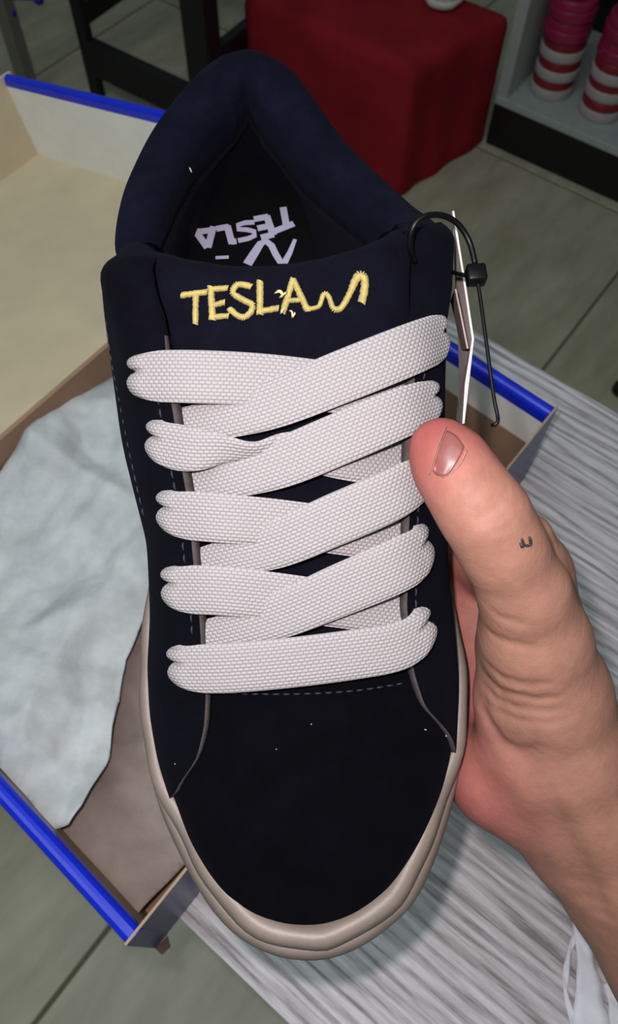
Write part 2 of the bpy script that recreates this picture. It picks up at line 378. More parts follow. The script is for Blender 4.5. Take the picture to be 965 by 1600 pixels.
# paper strips at the lower right on the table
def ribbon(name, pts, widths, mat, label, lift_=0.002):
    C3 = spline([np.r_[at(*p[:2], TZ+0.0012+(p[2] if len(p) > 2 else 0)), wd] for p, wd in zip(pts, widths)], 26)
    P = C3[:, :3]; t = np.gradient(P, axis=0); t /= np.linalg.norm(t, axis=1)[:, None]
    s = np.cross(t, (0, 0, 1)); s /= np.linalg.norm(s, axis=1)[:, None]; V = []
    for i in range(len(P)):
        for k in (-1, -.5, 0, .5, 1):
            V.append(P[i]+s[i]*k*C3[i, 3]+np.array([0, 0, 0.0008*math.sin(i*0.9+k*2)]))
    c = P.mean(0); o = mesh(name, [p-c for p in V], grid_faces(len(P), 5), mat); o.location = tuple(c)
    sd = o.modifiers.new('solid', 'SOLIDIFY'); sd.thickness = 0.0005
    return tag(o, label, 'paper', 'torn white paper strips on the table')
ribbon('paper_strip', [(916, 1438), (897, 1466), (885, 1510), (884, 1550), (893, 1590), (905, 1640)], [.0012, .0012, .0014, .0014, .0014, .0015], M['strip'], 'narrow curled white paper strip left of the wide one on the table')
ribbon('paper_strip', [(902, 1440, 0.003), (912, 1485, 0.003), (918, 1530, 0.002), (922, 1580, 0.001), (930, 1650, 0.001)], [.003, .004, .0058, .0085, .012], M['strip'], 'wide white paper strip beside the forearm on the table')
ribbon('paper_strip', [(950, 1535), (960, 1565), (966, 1600), (975, 1660)], [.003, .0035, .005, .006], M['strip'], 'short white paper strip tucked under the forearm at the corner')

# ------------------------------------------------------------------ sneaker frame
th, ph = math.radians(20), math.radians(4)
h0 = np.array([0, math.cos(th), -math.sin(th)]); nn = np.array([0, math.sin(th), math.cos(th)]); x0 = np.array([1.0, 0, 0])
hh = math.cos(ph)*h0-math.sin(ph)*x0; xx = math.cos(ph)*x0+math.sin(ph)*h0
T0 = np.array([(478-482.5)/F, -(1492-800)/F, -1.0])*0.262
SM = np.eye(4); SM[:3, :3] = R @ np.stack([xx, hh, nn], 1); SM[:3, 3] = CAM+R @ T0
def S(px, py, wv_):                          # shoe coordinates (across, towards heel, above sole) of a pixel at height wv_
    r = np.array([(px-482.5)/F, -(py-800)/F, -1.0]); o = T0+wv_*nn
    q = r*(o.dot(nn)/r.dot(nn))-o
    return np.array([q.dot(xx), q.dot(hh), wv_])
def toW(p): return np.asarray(p, float) @ SM[:3, :3].T + SM[:3, 3]
def SW(px, py, wv_): return toW(S(px, py, wv_))
shoe = empty('sneaker'); shoe.matrix_world = Matrix(SM.tolist())
tag(shoe, 'navy suede sneaker with wide white laces and cream sole, held over the box', 'shoe')
def spring(v): return 0.010*np.clip((0.08-v)/0.08, 0, 1)**2

# ---- sole
OUT = [(0.0030, .0018), (-.0098, .0041), (-.0215, .0106), (-.0309, .0211), (-.0398, .0368), (-.046, .053), (-.0500, .0740), (-.0505, .095), (-.0487, .1127), (-.044, .15), (-.042, .19), (-.0415, .23), (-.0385, .262), (-.030, .290),
       (-.018, .306), (-.003, .311), (.013, .306), (.025, .292), (.032, .265), (.037, .23), (.043, .19), (.051, .15), (.058, .1164), (.0605, .0957), (.0600, .0741), (.0550, .0538), (.0475, .0347), (.0365, .0169), (.0250, .0082), (.0140, .0034)]
NO = 180
O2 = spline(np.array(OUT), NO, closed=True)
tg = np.roll(O2, -1, 0)-np.roll(O2, 1, 0); tg /= np.linalg.norm(tg, axis=1)[:, None]; inw = np.stack([tg[:, 1], -tg[:, 0]], 1)
if (inw[0] @ np.array([0, 1.0])) < 0: inw = -inw
def loop_at(off, wz, toe=0.0):
    k = np.clip((0.062-O2[:, 1])/0.03, 0, 1); k = k*k*(3-2*k)
    q = O2+inw*(off+toe*k)[:, None] if isinstance(off, np.ndarray) else O2+inw*(off+toe*k)[:, None]
    return np.c_[q, wz+spring(q[:, 1])]
def loops_mesh(name, loops, mat, cap0=False, cap1=False):
    V = np.vstack(loops); Fs = grid_faces(len(loops), NO, loop_c=True)
    if cap0: Fs.append(tuple(range(NO)))
    if cap1: Fs.append(tuple(range((len(loops)-1)*NO, len(loops)*NO)))
    return fix_normals(mesh(name, V, Fs, mat, shoe))
wob = 0.0003*np.sin(np.arange(NO)*0.9)
loops_mesh('outsole', [loop_at(0.006, 0.0), loop_at(0.001, 0.0), loop_at(0.0, 0.002), loop_at(0.0, 0.006), loop_at(0.002, 0.0065)], M['outsole'], cap0=True, cap1=True)
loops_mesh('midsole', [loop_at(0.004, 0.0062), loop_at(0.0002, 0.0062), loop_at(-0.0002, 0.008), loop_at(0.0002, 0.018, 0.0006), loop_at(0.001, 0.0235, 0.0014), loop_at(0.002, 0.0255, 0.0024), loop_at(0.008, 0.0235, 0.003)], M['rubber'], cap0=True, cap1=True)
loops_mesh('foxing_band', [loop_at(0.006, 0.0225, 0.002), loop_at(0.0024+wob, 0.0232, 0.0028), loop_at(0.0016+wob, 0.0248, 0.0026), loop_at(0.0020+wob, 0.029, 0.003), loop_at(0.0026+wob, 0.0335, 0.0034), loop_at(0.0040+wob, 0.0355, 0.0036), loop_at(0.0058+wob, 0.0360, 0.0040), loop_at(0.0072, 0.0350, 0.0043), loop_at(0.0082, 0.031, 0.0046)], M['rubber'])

# ---- upper surface: superellipse sections along v
def tab1(xs, ys): return lambda v: np.interp(v, xs, ys)
VL = [(.0128, -.0100), (.0133, -.0120), (.0146, -.0146), (.0172, -.0165), (.0244, -.0238), (.039, -.0327), (.0512, -.0372), (.0619, -.0407), (.0758, -.0429), (.09, -.0430), (.1036, -.0410), (.1135, -.0407), (.1265, -.0405), (.155, -.0462), (.174, -.0476), (.193, -.0490), (.205, -.0490), (.215, -.049)]
VR = [(.0128, .0120), (.0132, .0140), (.0145, .0170), (.0195, .0240), (.0326, .0364), (.0483, .0459), (.0592, .0500), (.0769, .0530), (.085, .0535), (.0976, .0530), (.1124, .0522), (.135, .0532), (.16, .0543), (.1835, .0565), (.199, .0582), (.205, .0585), (.215, .0585)]
def smooth1(tab, n=7, root=False):
    xs = np.linspace(.0128, .215, 500); a = np.array(tab); sq = lambda q: np.sqrt(np.maximum(np.asarray(q)-.0128, 0)); y = np.interp(sq(xs), sq(a[:, 0]), a[:, 1]) if root else np.interp(xs, a[:, 0], a[:, 1])
    k = np.hanning(2*n+3); k /= k.sum(); yy = np.convolve(np.pad(y, n+1, mode='edge'), k, 'valid'); bl = np.clip((np.arange(500)-20)/60, 0, 1); yy = y*(1-bl)+yy*bl
    return (lambda v: np.interp(sq(v), sq(xs), yy)) if root else tab1(xs, yy)
uLf, uRf = smooth1(VL, 18, True), smooth1(VR, 18, True)
Hc = smooth1([(.0128, .0396), (.016, .0420), (.022, .0455), (.03, .0495), (.05, .0555), (.077, .0640), (.1, .0750), (.13, .0900), (.16, .1045), (.19, .1170), (.205, .1215), (.215, .1235)], 12)
pf = tab1([.0128, .05, .08, .12, .17, .21], [2.4, 2.6, 3.0, 3.6, 4.6, 5.2]); qf = tab1([.0128, .05, .1, .21], [2.1, 2.1, 2.3, 2.8])
NV, NS = 420, 361
vv = .0128+(.215-.0128)*np.linspace(0, 1, NV)**1.25; ss = np.linspace(0, 1, NS); TP = np.zeros((NV, NS, 3))
aa = np.linspace(0, math.pi, 1600)
for i, v_ in enumerate(vv):
    l, r = uLf(v_), uRf(v_); bw = 0.0318+spring(v_); c = np.cos(aa)
    xq = -np.sign(c)*np.abs(c)**(2/pf(v_)); hq = np.abs(np.sin(aa))**(2/qf(v_))
    u = (l+r)/2+(r-l)/2*xq; wq = bw+max(0.0005, Hc(v_)-bw)*hq
    L = np.r_[0, np.cumsum(np.hypot(np.diff(u), np.diff(wq)))]; L /= L[-1]
    TP[i] = np.stack([np.interp(ss, L, u), np.full(NS, v_), np.interp(ss, L, wq)], 1)
dv = np.gradient(TP, axis=0); ds = np.gradient(TP, axis=1); TNm = np.cross(ds, dv); TNm /= np.linalg.norm(TNm, axis=2)[..., None]+1e-12
if TNm[200, NS//2, 2] < 0: TNm = -TNm
def smp(tabl, v_, s_):
    fi = np.clip(np.interp(v_, vv, np.arange(NV)), 0, NV-1.001); fj = np.clip(np.asarray(s_)*(NS-1), 0, NS-1.001)
    i = fi.astype(int); j = fj.astype(int); a = (fi-i)[..., None]; b = (fj-j)[..., None]
    return tabl[i, j]*(1-a)*(1-b)+tabl[i+1, j]*a*(1-b)+tabl[i, j+1]*(1-a)*b+tabl[i+1, j+1]*a*b
def UP(v_, s_, off=0.0):
    v_ = np.asarray(v_, float); s_ = np.asarray(s_, float); nrm = smp(TNm, v_, s_); nrm = nrm/np.linalg.norm(nrm, axis=-1)[..., None]
    return smp(TP, v_, s_)+nrm*np.asarray(off)[..., None], nrm
def fit(px, py, off=0.0):                    # (v, s) of the upper surface point seen at a pixel
    g3 = TP+TNm*off; q = proj(toW(g3.reshape(-1, 3))).reshape(NV, NS, 2)
    d = np.hypot(q[..., 0]-px, q[..., 1]-py)
    face = ((CAM-toW((TP).reshape(-1, 3)))*(TNm.reshape(-1, 3) @ SM[:3, :3].T)).sum(1).reshape(NV, NS) > -0.01
    d = np.where(face, d, 1e9); i, j = np.unravel_index(np.argmin(d), d.shape); return vv[i], ss[j]
def fits(pts, off=0.0): return np.array([fit(*p, off) for p in pts])

def patch(name, VS, mat, off=0.0, thick=0.002, mats=None, VSb=None, rim_v=9.0):
    """closed shell over a (rows, cols, 2) array of (v, s); top at off, bottom at off-thick; rim gets material 1"""
    VS = np.asarray(VS); nr, nc = VS.shape[:2]; offa = np.broadcast_to(off, (nr, nc))
    Tp, nm = UP(VS[..., 0], VS[..., 1], offa); Bt = Tp-nm*np.broadcast_to(thick, (nr, nc))[..., None]
    if VSb is not None: Bt = UP(VSb[..., 0], VSb[..., 1], offa-np.broadcast_to(thick, (nr, nc)))[0]
    V = np.vstack([Tp.reshape(-1, 3), Bt.reshape(-1, 3)]); n0 = nr*nc
    Fs = grid_faces(nr, nc)+grid_faces(nr, nc, n0, flip=True); fm = [0]*(2*(nr-1)*(nc-1))
    bd = [i*nc for i in range(nr)]+[(nr-1)*nc+j for j in range(1, nc)]+[i*nc+nc-1 for i in range(nr-2, -1, -1)]+list(range(nc-2, 0, -1))
    for k in range(len(bd)):
        a, b = bd[k], bd[(k+1) % len(bd)]; Fs.append((a, b, b+n0, a+n0)); fm.append(1 if VS.reshape(-1, 2)[a, 0] < rim_v else 0)
    return fix_normals(mesh(name, V, Fs, parent=shoe, mats=mats or [mat, mat], fmat=fm))
# vamp (toe box)
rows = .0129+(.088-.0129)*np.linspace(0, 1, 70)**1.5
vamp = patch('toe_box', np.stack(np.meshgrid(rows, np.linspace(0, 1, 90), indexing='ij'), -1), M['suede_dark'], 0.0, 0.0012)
# tongue, padded, with a rolled top edge
tt_ = fits([(176, 378), (232, 390), (290, 404), (360, 412), (430, 412), (500, 402), (560, 387), (610, 367), (648, 352), (690, 340)], -0.004)
tt_ = tt_[np.argsort(tt_[:, 1])]; v_top = lambda s_: np.interp(s_, tt_[:, 1], tt_[:, 0])
sg = np.linspace(.13, .87, 60); tt = np.linspace(0, 1, 60)
VS = np.zeros((60, 60, 2)); offs = np.zeros((60, 60))
for i, t_ in enumerate(tt):
    for j, s_ in enumerate(sg):
        VS[i, j] = (.078+(v_top(s_)-.078)*t_, s_)
        offs[i, j] = -0.0018-0.004*max(0, (t_-0.965)/0.035)**2
tongue = patch('tongue', VS, M['tongue'], offs, 0.006)
# eyestays: inner edge traced, reaching down to the sole; charcoal cut edge
def interp_edge(pts, off):
    e = fits(pts, off); o_ = np.argsort(e[:, 0]); return e[o_]
EO = 0.0042
EL = interp_edge([(222, 398), (240, 450), (252, 530), (264, 620), (284, 740), (299, 860), (313, 980), (319, 1090), (314, 1140), (300, 1193)], EO)
ER = interp_edge([(664, 385), (660, 440), (652, 540), (645, 640), (640, 740), (637, 850), (637, 950), (650, 1050), (672, 1110)], EO)
tipL = fit(275, 1240, 0.001); tipR = fit(708, 1172, 0.001)
def eyestay(edge, tip, left):
    lo = 0.0 if left else 1.0
    es = np.vstack([[tip[0]-0.001, lo+(0.03 if left else -0.03)], [tip[0], tip[1]], edge, [[0.2045, edge[-1, 1]]]])
    vr = np.linspace(es[0, 0], es[-1, 0], 90); si = np.interp(vr, es[:, 0], es[:, 1])
    k = np.hanning(7); k /= k.sum(); si[3:-3] = np.convolve(si, k, 'valid')
    cs = np.linspace(0, 1, 34)**1.3; VS = np.zeros((90, 34, 2)); of = np.zeros((90, 34)); tk = np.zeros((90, 34))
    vi, vo = (fit(234, 388, EO)[0], fit(168, 376, EO)[0]) if left else (fit(657, 346, EO)[0], fit(700, 335, EO)[0])
    for i in range(90):
        f_ = np.clip((vr[i]-es[0, 0])/0.05, 0.15, 1)
        pad = np.clip((vr[i]-0.16)/0.025, 0, 1); t_ = i/89
        for j in range(34):
            s_ = si[i]+(lo-si[i])*cs[j]; ve = vi+(vo-vi)*min(1.15, cs[j]/0.30); VS[i, j] = (vr[i]+(ve-vr[-1])*t_**4, s_)
            of[i, j] = 0.0012+(EO-0.0012)*f_*math.exp(-(cs[j]/0.6)**2)+0.0035*pad*math.exp(-((cs[j]-0.11)/0.10)**2)-0.0035*pad*max(0, 1-cs[j]/0.10)**2
            of[i, j] -= 0.004*max(0, (t_-0.955)/0.045)**2
            tk[i, j] = 0.0022
    VSb = VS.copy(); VSb[:, 0, 1] += 0.0075*(1 if left else -1)*np.clip((vr-es[2, 0]+0.004)/0.01, 0.1, 1)*np.clip((0.185-vr)/0.03, 0, 1)
    return patch('eyestay', VS, None, of, tk, mats=[M['suede'], M['cut']], VSb=VSb, rim_v=0.168), vr, si
eyL, vL, sL = eyestay(EL, tipL, True); eyR, vR, sR = eyestay(ER, tipR, False)

# ---- rear: outer quarter, padded collar and lining, around the heel
TL = [(190, 425, .086), (180, 385, .086), (188, 320, .083), (207, 266, .078), (239, 203, .074), (287, 138, .076), (328, 99, .079), (371, 81, .081), (416, 85, .081), (460, 112, .079), (494, 156, .076), (537, 219, .074), (592, 277, .075), (646, 328, .081), (684, 362, .088), (690, 405, .090)]
NK = 120
sh_ = lambda x: 0.0058-0.0014*math.exp(-((x-395)/95)**2)
tl = spline([S(p[0], p[1], p[2]-sh_(p[0]))+np.array([0, 0, sh_(p[0])]) for p in TL], NK)
aq = np.linspace(0, 1, NK)
lc_pts = [(-.0400, .185), (-.0405, .205), (-.0395, .235), (-.0360, .262), (-.0270, .288), (-.016, .301), (-.003, .3055), (.011, .301), (.0225, .289), (.0290, .264), (.0345, .235), (.0405, .205), (.0445, .185)]
lc = np.c_[spline(np.array(lc_pts), NK), np.full(NK, 0.030)]
cen = np.array([0.002, 0.225])
ic_pts = [(-.037, .185), (-.0365, .21), (-.0350, .24), (-.0315, .264), (-.0235, .284), (-.0145, .2965), (-.003, .300), (.009, .2965), (.019, .285), (.0235, .263), (.0280, .24), (.0340, .21), (.038, .185)]
ic = np.c_[spline(np.array(ic_pts), NK), np.full(NK, 0.0245)]
tgt = np.gradient(tl[:, :2], axis=0); tgt /= np.linalg.norm(tgt, axis=1)[:, None]; on_ = np.stack([-tgt[:, 1], tgt[:, 0]], 1)
if (on_[NK//2] @ np.array([0, 1.0])) < 0: on_ = -on_
outv = np.c_[on_, np.zeros(NK)]; zz = np.array([0, 0, 1.0])
RR = np.interp(aq, [0, .12, .3, .42, .47, .5, .53, .58, .7, .88, 1], [.006, .0082, .0096, .0104, .0098, .0082, .0098, .0104, .0096, .0082, .006])[:, None]
cc = tl-outv*RR-zz*RR*0.85
quarter = [lc+outv*0.001-zz*0.004, lc+outv*0.002+zz*0.006, lc*0.55+tl*0.45+outv*0.0015, lc*0.2+tl*0.8-zz*0.004+outv*0.0005]
collar = [cc+outv*RR*1.0-zz*RR*0.35]+[cc+outv*RR*math.cos(a)+zz*RR*math.sin(a)*0.95 for a in np.linspace(0, math.pi, 13)]
collar += [cc-outv*RR*1.05-zz*RR*0.6, cc-outv*RR*0.85-zz*RR*1.4]
lining = [cc-outv*RR*0.86-zz*RR*1.3, (cc-outv*RR*0.75)*0.6+ic*0.4-outv*0.0005-zz*0.004, (cc-outv*RR*0.75)*0.25+ic*0.75-zz*0.004, ic-outv*0.001, ic+outv*0.002-zz*0.003]
def rear(name, rowlist, mat, dense=22):
    A3 = np.stack(rowlist, 0); D = np.stack([spline(A3[:, k], dense) for k in range(NK)], 1)
    o = fix_normals(mesh(name, D.reshape(-1, 3), grid_faces(dense, NK), mat, shoe))
    sd = o.modifiers.new('solid', 'SOLIDIFY'); sd.thickness = 0.0015; sd.offset = -1; return o
rear('heel_quarter', quarter+[collar[0]+outv*0.0003], M['suede'])
rear('collar', collar, M['collar'], 40)
rear('lining', lining, M['lining'])
# insole and its print
iv = ic.copy(); iv[:, 2] = 0.025
front = [(.040, .16), (.042, .12), (-.034, .12), (-.036, .16)]
ipoly = [tuple(p+outv[i]*0.0015) for i, p in enumerate(iv)]+[(a, b, 0.025) for a, b in front]
mesh_i = MB().prism(ipoly, (0, 0, 0.0008)).build('insole', M['insole'], shoe)
MB().prism([(p[0]-0.0, p[1], 0.0242) for p in ipoly], (0, 0, 0.0004)).build('insole_board', M['insole'], shoe)
ZP = 0.0259
def c6(p): return (270+p[0]/2.924, 240+p[1]/2.924)
def flat_stroke(mb, pts, wd, z=ZP):
    z = z+0.00004*(len(mb.v)//8 % 7)
    P = np.array([S(*c6(p), z) for p in pts]); n = len(P); wd = np.broadcast_to(np.asarray(wd, float), (n,))/2.924*0.33/F*1.18
    t = np.gradient(P, axis=0); t /= np.linalg.norm(t, axis=1)[:, None]; s = np.stack([-t[:, 1], t[:, 0], 0*t[:, 0]], 1)
    V = []; 
    for i in range(n): V += [P[i]+s[i]*wd[i]/2, P[i]-s[i]*wd[i]/2, P[i]-s[i]*wd[i]/2+zz*0.0001, P[i]+s[i]*wd[i]/2+zz*0.0001]
    mb.add((V, grid_faces(n, 4, loop_c=True)+[(0, 1, 2, 3), tuple(range(4*n-4, 4*n))]))
PR = {'A': [[(92, 338), (158, 430)], [(185, 333), (160, 430)], [(108, 358), (178, 350)]],
      'L': [[(248, 330), (270, 412)], [(198, 344), (256, 334)], [(264, 404), (290, 400)]],
      'S': [[(372, 314), (330, 316), (298, 326), (300, 346), (338, 348), (370, 356), (372, 376), (345, 388), (298, 398)]],
      'E': [[(428, 284), (458, 374)], [(370, 300), (436, 288)], [(386, 342), (446, 330)], [(402, 384), (460, 370)]],
      'T': [[(503, 245), (520, 340)], [(452, 360), (552, 320)]]}
for ch, strokes in PR.items():
    mb = MB()
    for s_ in strokes: flat_stroke(mb, s_, 27 if len(s_) == 2 else 22)
    mb.build('printed_letter', M['print'], shoe)
mb = MB(); flat_stroke(mb, [(340, 506), (372, 455), (400, 412), (425, 400), (450, 420), (470, 462), (490, 494), (512, 494), (535, 450), (558, 392)], [36, 34, 30, 28, 26, 26, 26, 26, 20, 14]); mb.build('printed_zigzag', M['print'], shoe)
mb = MB(); flat_stroke(mb, [(195, 476), (255, 473)], 14); mb.build('printed_bar', M['print'], shoe)
for a, b in (((148, 142), (166, 132)), ((172, 122), (192, 112)), ((218, 102), (252, 96))):
    P = spline([S(*c6(a), 0.0285), S(*c6(((a[0]+b[0])/2, (a[1]+b[1])/2-2)), 0.0292), S(*c6(b), 0.0285)], 6)
    MB().tube(P, 0.0009, 6).build('lining_stitch', M['white_stitch'], shoe, True)

# ---- embroidery on the tongue (satin stitches)
def satin(name, strokes, mat=M['thread']):
    mb = MB()
    for pts, wd in strokes:
        E2 = np.array([fit(*c6(p), -0.0015) for p in pts]); wd = np.broadcast_to(np.asarray(wd, float), (len(pts),))
        n0 = np.array([[E2[i, 0], E2[i, 1], wd[i]] for i in range(len(pts))])
        P3, nm = UP(n0[:, 0], n0[:, 1], np.full(len(n0), -0.0014)); D = np.c_[P3, nm, wd/2.924*0.222/F]
        L = np.linalg.norm(np.diff(P3, axis=0), axis=1).sum(); n = max(4, int(L/0.00042)); Q = spline(D, n) if len(pts) > 2 else D[0]+(D[1]-D[0])*np.linspace(0, 1, n)[:, None]
        t = np.gradient(Q[:, :3], axis=0); t /= np.linalg.norm(t, axis=1)[:, None]+1e-9
        for i in range(n):
            nm_ = Q[i, 3:6]/np.linalg.norm(Q[i, 3:6]); b = np.cross(nm_, t[i]); hw = Q[i, 6]/2*0.92*(1+rng.uniform(-.12, .12)); sk = t[i]*0.00025
            c0 = Q[i, :3]
            mb.tube([c0-b*hw-sk-nm_*0.0003, c0-b*hw*0.7-sk*.7+nm_*0.0004, c0+nm_*0.0008, c0+b*hw*0.7+sk*.7+nm_*0.0004, c0+b*hw+sk-nm_*0.0003], 0.00027, 5)
    return mb.build(name, mat, shoe, True)
W_ = 27
EMB = {'T': [([(45, 652), (152, 630)], 26), ([(100, 645), (105, 772)], W_)],
       'E': [([(178, 612), (182, 756)], 30), ([(172, 626), (252, 617)], 24), ([(182, 690), (238, 683)], 24), ([(172, 746), (257, 740)], 24)],
       'S': [([(352, 604), (322, 598), (288, 606), (274, 632), (292, 660), (332, 674), (360, 696), (358, 726), (330, 744), (292, 742), (264, 712)], 27)],
       'L': [([(396, 588), (396, 728)], 30), ([(390, 720), (478, 712)], 27)],
       'A': [([(545, 572), (498, 728)], 28), ([(546, 572), (612, 716)], 28), ([(520, 672), (588, 664)], 20)]}
for ch, st in EMB.items(): satin('embroidered_letter', st)
satin('embroidered_zigzag', [([(612, 712), (640, 706), (664, 692), (688, 646), (708, 652), (726, 700), (746, 718), (768, 706), (800, 645), (832, 580), (858, 552), (880, 580), (874, 630), (862, 684)], [20, 18, 18, 20, 20, 24, 28, 26, 28, 36, 40, 36, 36, 34])])
mb = MB()
for a, b in (((478, 628), (502, 662)), ((486, 655), (520, 640)), ((528, 716), (548, 752)), ((545, 755), (552, 730)), ((470, 640), (495, 650)), ((500, 715), (488, 730))):
    P3 = [UP(*[np.array([q]) for q in fit(*c6(p), 0)], np.array([o_]))[0][0] for p, o_ in ((a, 0.0002), (((a[0]+b[0])/2+3, (a[1]+b[1])/2-3), 0.0018), (b, 0.0004))]
    mb.tube(spline(P3, 6), 0.00028, 5)
mb.build('loose_thread', M['thread_pale'], shoe, True)

# ---- stitching rows
def stitches(name, VSo, off, mat, pitch=0.0034, ln_=0.0022, r=0.00028):
    P3, nm = UP(VSo[:, 0], VSo[:, 1], np.full(len(VSo), off)); D = spline(np.c_[P3, nm], 400)
    L = np.r_[0, np.cumsum(np.linalg.norm(np.diff(D[:, :3], axis=0), axis=1))]; mb = MB(); s = 0.0
    while s+ln_ < L[-1]:
        q = np.stack([np.interp(s+np.array([0, .5, 1])*ln_, L, D[:, c]) for c in range(6)], 1)
        mb.tube(q[:, :3]+q[:, 3:]*np.array([0, r, 0])[:, None], r, 5); s += pitch
    o = mb.build(name, mat, shoe, True); o['kind'] = 'stuff'; return o
stitches('stitching', fits([(164, 425), (166, 480), (172, 540), (190, 640), (210, 735), (228, 820)], 0.0032), 0.0033, M['stitch'])
stitches('stitching', fits([(330, 1083), (400, 1084), (480, 1083), (560, 1078), (630, 1066)], 0.0), 0.0002, M['stitch'], 0.0030, 0.0018)
stitches('stitching', np.stack([np.linspace(.095, .158, 20), np.interp(np.linspace(.095, .158, 20), vL, sL)-0.014], 1), 0.0044, M['stitch'])
stitches('stitching', np.stack([np.linspace(.095, .165, 20), np.interp(np.linspace(.095, .165, 20), vR, sR)+0.014], 1), 0.0044, M['stitch'])
# spare eyelet near the top of the left eyestay
e_v, e_s = fit(180, 488, EO); pc, pn = UP(np.array([e_v]), np.array([e_s]), np.array([0.0044])); pc, pn = pc[0], pn[0]
a_ = np.cross(pn, (0, 1, 0)); a_ /= np.linalg.norm(a_); b_ = np.cross(pn, a_)
hole = MB().add(([pc+(a_*math.cos(q)+b_*math.sin(q)*1.5)*rr+pn*z_ for rr, z_ in ((0.0022, 0), (0.0019, .0007), (0.0014, .0004), (0.0010, -.001)) for q in np.linspace(0, 2*math.pi, 16, endpoint=False)],
                 grid_faces(4, 16, loop_c=True)+[tuple(range(48, 64))])).build('eyelet', M['plastic'], shoe, True)
# lint specks on the suede
mb = MB()
for p in ((317, 1162), (432, 1168), (485, 1130), (660, 1140), (300, 268), (690, 1150), (280, 1190)):
    v_, s_ = fit(*p, 0.0); c0, n0 = UP(np.array([v_]), np.array([s_]), np.array([0.0012])); d_ = rng.normal(size=3)*0.0004
    mb.tube([c0[0]-d_, c0[0]+n0[0]*0.0005, c0[0]+d_], 0.00018, 5)
lint = mb.build('lint', M['white_stitch'], shoe, True); lint['kind'] = 'stuff'

# ---- laces
PXM = 0.2265/F
def lace(pts, lob0=True, lob1=False, roll=None):
    """pts: (px, py, lift, width_px); flat braided band over the upper, lobed where it gathers into an eyelet"""
    D = []
    for px, py, lf, wd in pts:
        v_, s_ = fit(px, py, max(lf, 0.0)); P3, nm = UP(np.array([v_]), np.array([s_]), np.array([lf])); D.append(np.r_[P3[0], nm[0], wd*PXM/2])
    D = np.array(D); rl = np.array(roll if roll else [0]*len(pts), float); C = spline(np.c_[D, rl], 160)
    L = np.r_[0, np.cumsum(np.linalg.norm(np.diff(C[:, :3], axis=0), axis=1))]; Lt = L[-1]
    t = np.gradient(C[:, :3], axis=0); t /= np.linalg.norm(t, axis=1)[:, None]
    nt = 25; nr = 110; tq = np.linspace(-1, 1, nt); q0 = 0.22 if (pts[-1][0] > pts[0][0]) else -0.22
    lobe = np.array([0.0012*math.sqrt(max(0, 1-q*q))+0.0030*math.sqrt(max(0, 1-((q-(q0+1)/2)/((1-q0)/2))**2 if q > q0 else 1-((q-(q0-1)/2)/((1+q0)/2))**2)) for q in tq]); rows = []; uvs = []
    def ev(l):
        lcl = np.clip(l, 0, Lt); o_ = np.stack([np.interp(lcl, L, C[:, k]) for k in range(8)]); tt_ = np.array([np.interp(lcl, L, t[:, k]) for k in range(3)])
        o_[:3] += tt_*(l-lcl); return o_, tt_/np.linalg.norm(tt_)
    thk = 0.00105
    for i in range(nr):
        r = i/(nr-1)
        r = r+0.06*math.sin(2*math.pi*r)*-1
        rt = []; rb = []
        for j, q in enumerate(tq):
            l0 = -lobe[j] if lob0 else 0.0; l1 = Lt+(lobe[j] if lob1 else 0.0); l = l0+(l1-l0)*r
            e, tv = ev(l); nrm = e[3:6]-tv*e[3:6].dot(tv); nrm /= np.linalg.norm(nrm); b = np.cross(nrm, tv); hw = e[6]
            ca_, sa_ = math.cos(e[7]), math.sin(e[7]); b2 = b*ca_+nrm*sa_; n2 = nrm*ca_-b*sa_
            dz = 0.0; pin = 1.0
            for on, dist in ((lob0, l-l0), (lob1, l1-l)):
                if on:
                    k = max(0, 1-dist/0.0065); dz -= 0.0042*k*k; dz -= 0.0011*math.exp(-((q-q0)/0.10)**2)*max(0, 1-dist/0.0065); pin -= 0.10*max(0, 1-dist/0.008)
                    dz += 0.0007*max(0, 1-dist/0.007)*math.exp(-((q-(q0+(.5 if q > q0 else -.5)))/.35)**2)
            th_ = thk*(1-q**4)**0.5
            c0 = e[:3]+b2*hw*pin*q+n2*dz
            rt.append(c0+n2*th_); rb.append(c0-n2*th_)
            uvs.append((l, q*hw))
        rows.append(rt+rb[::-1]); uvs += [uvs[-1-2*k] if False else uvs[-1-k] for k in range(nt)][:nt] if False else []
        base_u = uvs[-nt:]; uvs += base_u[::-1]
    nc = 2*nt; V = [p for r_ in rows for p in r_]
    Fs = grid_faces(nr, nc, loop_c=True)+[(k, nc-1-k, nc-2-k, k+1) for k in range(nt-1)]+[((nr-1)*nc+k+1, (nr-1)*nc+nc-2-k, (nr-1)*nc+nc-1-k, (nr-1)*nc+k) for k in range(nt-1)]
    return fix_normals(mesh('lace', V, Fs, M['lace'], shoe, uvs=uvs))
hi_, mi_, lo_ = 0.0072, 0.0042, 0.0012
lace([(212, 588, hi_, 74), (300, 589, 0.0068, 77), (420, 594, 0.0045, 76), (560, 610, 0.0020, 74), (662, 622, lo_, 70)])
lace([(240, 692, hi_, 74), (300, 700, 0.0070, 66), (350, 702, 0.0062, 46), (395, 703, 0.0055, 34), (450, 702, 0.0040, 52), (540, 714, 0.0022, 72), (660, 730, lo_, 74)], roll=[0, 0.05, 0.35, 0.7, 0.3, 0, 0])
lace([(258, 804, hi_, 76), (340, 808, 0.0065, 74), (430, 816, 0.0045, 72), (540, 832, 0.0020, 72), (655, 848, lo_, 70)])
lace([(264, 922, hi_, 76), (340, 924, 0.0065, 76), (430, 932, 0.0045, 74), (540, 946, 0.0020, 72), (655, 962, lo_, 70)])
